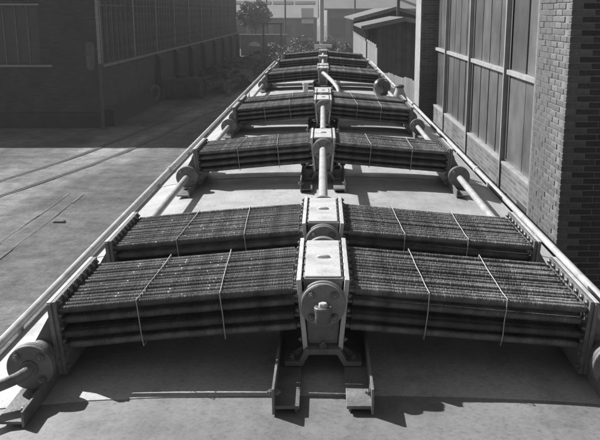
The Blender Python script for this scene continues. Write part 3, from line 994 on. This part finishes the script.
# dusty shrubs behind the far end of the vehicle
SH = [(-3.6, 72, 2.7, 1.2), (-2.5, 76, 3.0, 1.3), (-1.3, 74, 2.7, 1.2), (-4.6, 80, 3.0, 1.3), (-.4, 80, 2.6, 1.1), (1.6, 66, 2.4, .8), (2.2, 86, 2.9, 1.0), (-2.2, 88, 3.5, 1.4), (.9, 92, 3.3, 1.3)]
SHL = ['near shrub left of the far ridge fitting', 'wider shrub just behind the near left shrub', 'shrub right behind the far end of the ridge', 'leftmost dusty shrub, beside the scrap heap',
       'small shrub at the foot of the white pillar', 'low shrub between the vehicle and the sheds', 'shrub close to the side of the farther shed', 'tallest shrub at the back of the growth', 'back shrub right of the white pillar']
for i, (x, y, h_, r_) in enumerate(SH):
    tree(x, y, 0, h_, r_, h_ * .45, SHL[i], M['leaf2'], 2600, .10, 50 + i, 'shrub', 'shrub', 'shrubs behind the vehicle')

# ------------------------------------------------------------------ sheds and fence on the right
def shed(x0, x1, y0, y1, zl, zr_, xe, ze, xr, zrg, lab):
    t = thing('shed', lab, 'shed', (0, 0, 0), group='sheds beyond the brick building')
    # gable end boards
    n = int((x1 - x0) / .22)
    w = (x1 - x0) / n
    for k in range(n):
        xa = x0 + k * w; xm = xa + w / 2
        zt = (ze + (zrg - ze) * (xm - xe) / (xr - xe)) if xm < xr else (zrg - (zrg - ze) * (xm - xr) / (xr - xe))
        o = MB().box(xa + .006, xa + w - .006, y0, y0 + .04, 0, zt - .06).build('board', M['shed'], t)
    # side: pale boards below, posts and dark openings above
    m = int((y1 - y0) / .5); w = (y1 - y0) / m
    bm_ = MB().box(-.02, .02, .006, w - .006, 0, zl).mesh('side_board', M['board'])
    for k in range(m):
        inst('side_board', bm_, t, (x0, y0 + .05 + k * w, 0))
    pm = MB().box(-.06, .06, -.07, .07, zl, ze - .02).mesh('post', M['shed'])
    k = y0 + .12
    while k < y1:
        inst('post', pm, t, (x0, k, 0)); k += 1.9
    MB().box(x0 + .5, x1, y0 + .05, y1, 0, ze - .1).build('dark_interior', M['shed'], t)
    MB().box(x0 - .07, x0 + .07, y0 + .05, y1, zl, zl + .07).build('rail', M['board'], t)
    # roof: two slopes with thickness
    x_r = xr + (xr - xe)
    for (xa, za, xb, zb) in ((xe, ze, xr, zrg), (xr, zrg, x_r, ze)):
        MB().prism([(xa, za), (xb, zb), (xb, zb + .09), (xa, za + .09)], y0 - .5, y1).build('roof_slope', M['shedroof'], t)
        MB().prism([(xa, za - .10), (xb, zb - .10), (xb, zb + .11), (xa, za + .11)], y0 - .53, y0 - .501).build('bargeboard', M['board'], t)
shed(2.6, 6.9, 41.2, 50.5, 4.08, 4.0, 1.78, 4.95, 3.85, 5.38, 'nearer dark boarded shed with pale lower side')
shed(2.6, 8.0, 52.0, 74, 4.05, 4.0, 1.80, 5.24, 4.3, 5.90, 'farther dark boarded shed behind the nearer one')
o = MB().tube([(0, 0, 0), (0, 0, 1.9)], .10, 12).build('stovepipe', M['dark'], None, 40); o.location = (4.4, 51.2, 5.2)
tag(o, 'dark stovepipe standing up between the two sheds', 'stovepipe')
def fence():
    a, b = Vector((2.35, 36.4)), Vector((3.9, 27.9))
    t = thing('board_fence', 'pale vertical board fence in front of the nearer shed', 'fence', (a.x, a.y, 0))
    L = (b - a).length; d = (b - a) / L
    ang = math.atan2(d.y, d.x)
    n = int(L / .27)
    rr = random.Random(4)
    me = MB().box(0, .25, -.012, .012, 0, 3.3).mesh('board', M['board'])
    for k in range(n):
        p = d * (k * .27)
        o = inst('board', me, t, (p.x, p.y, rr.uniform(-.04, .03)), (0, 0, ang))
    for z in (.6, 2.7):
        o = MB().box(0, L, .013, .07, z, z + .1).build('rail', M['shed'], t); o.rotation_euler = (0, 0, ang)
fence()

# ------------------------------------------------------------------ far background
def far_hall(x0, x1, y, eave, ridge, dep, lab, cols):
    t = thing('far_building', lab, 'building', (x0, y, 0), group='distant works buildings')
    w = x1 - x0
    MB().box(0, w, 0, dep * 2, 0, eave - .01).build('wall', M['far'], t)
    for (ya, za, yb, zb) in ((-.6, eave, dep, ridge), (dep, ridge, 2 * dep + .6, eave)):
        v = [(-.4, ya, za), (w + .4, ya, za), (w + .4, yb, zb), (-.4, yb, zb)]
        m = MB().add(v + [(p[0], p[1], p[2] + .2) for p in v], [(3, 2, 1, 0), (4, 5, 6, 7), (0, 1, 5, 4), (1, 2, 6, 5), (2, 3, 7, 6), (3, 0, 4, 7)])
        m.build('roof_slope', M['far'], t)
    g = math.atan2(ridge - eave, dep + .6)
    MB().prism([(0, eave), (w, eave), (w, eave)], 0, .01) 
    gm = MB().add([(0, 0, eave - .02), (0, 2 * dep, eave - .02), (0, dep, ridge), (.1, 0, eave - .02), (.1, 2 * dep, eave - .02), (.1, dep, ridge)], [(0, 1, 2), (5, 4, 3), (0, 3, 4, 1), (1, 4, 5, 2), (2, 5, 3, 0)])
    gme = gm.mesh('gable', M['far'])
    inst('gable', gme, t, (.05, 0, 0)); inst('gable', gme, t, (w - .15, 0, 0))
    # rows of rooflights lying on the slope
    for f in (.28, .68):
        yy, zz = -.6 + (dep + .6) * f, eave + (ridge - eave) * f + .24
        lm = MB().box(.02, w / cols - .35, -.5, .5, -.02, .04).mesh('rooflight', M['fardark'])
        for c in range(cols):
            inst('rooflight', lm, t, (c * w / cols + .15, yy, zz), (g, 0, 0))
    wm = MB().box(.2, w / cols - .6, -.05, .05, eave * .35, eave * .8).mesh('window', M['fardark'])
    for c in range(cols):
        inst('window', wm, t, (c * w / cols + .2, -.01, 0))
    return t
far_hall(-34, -1.2, 142, 4.6, 13.0, 16, 'long pale roofed distant hall behind the round tree', 9)
far_hall(.6, 16, 128, 6.0, 12.0, 10, 'grey distant hall right of the white pillar', 5)
far_hall(17, 60, 150, 5.5, 12, 14, 'low pale distant hall behind the sheds', 12)
far_hall(-90, -35.2, 150, 5.0, 12.5, 16, 'distant hall far left beyond the dark hall', 14)
o = MB().tube([(0, 0, 0), (0, 0, 22)], [.36, .3], 20).build('white_pillar', M['sill'], None, 40); o.location = (-.2, 138, 0)
tag(o, 'tall white pillar between the distant buildings', 'chimney')
o = MB().box(-1.0, 1.0, -.1, .1, 0, 2.4).build('white_panel', M['farlight'], None); o.location = (-2.5, 141.6, 3.9)
tag(o, 'bright white panel low on the distant pale hall', 'panel')
for i, (x, y, h_) in enumerate(((-5.4, 125, 14), (-9.0, 140, 14), (4.3, 118, 13))):
    o = MB().tube([(0, 0, 0), (0, 0, h_)], [.13, .09], 8).build('mast', M['dark'], None, 40); o.location = (x, y, 0)
    tag(o, ['thin dark mast right of the round tree', 'thin dark mast behind the round tree', 'thin dark mast right of the white pillar'][i], 'mast', 'masts in the distance')
t = thing('yard_wall', 'low grey wall below the round tree', 'wall', (0, 116, 0))
MB().box(-11, -4.9, 0, .4, 0, 2.7).build('wall', M['shedroof'], t)
MB().box(-11.1, -4.8, -.1, .5, 2.7, 2.82).build('coping', M['sill'], t)
t = thing('loading_frame', 'dark timber frame beside the low wall', 'frame', (-7.4, 108, 0))
for x in (0, 2.2):
    MB().box(x - .1, x + .1, -.1, .1, 0, 4.2).build('post', M['shed'], t)
MB().box(-.3, 2.5, -.12, .12, 4.2, 4.4).build('beam', M['shed'], t)
# ------------------------------------------------------------------ haze
def haze():
    o = MB().box(-390, 390, -390, 390, -1.2, 22.6).build('haze', M['ground'])
    o.data.materials.clear()
    m = bpy.data.materials.new('haze_air'); m.use_nodes = True
    n, l = m.node_tree.nodes, m.node_tree.links
    n.remove(n['Principled BSDF'])
    pv = n.new('ShaderNodeVolumePrincipled')
    pv.inputs['Color'].default_value = (.95, .95, .95, 1)
    pv.inputs['Density'].default_value = .00075
    pv.inputs['Anisotropy'].default_value = .0
    l.new(pv.outputs[0], n['Material Output'].inputs['Volume'])
    o.data.materials.append(m)
    tag(o, 'thin summer haze over the works yard', 'haze', kind='stuff')
haze()
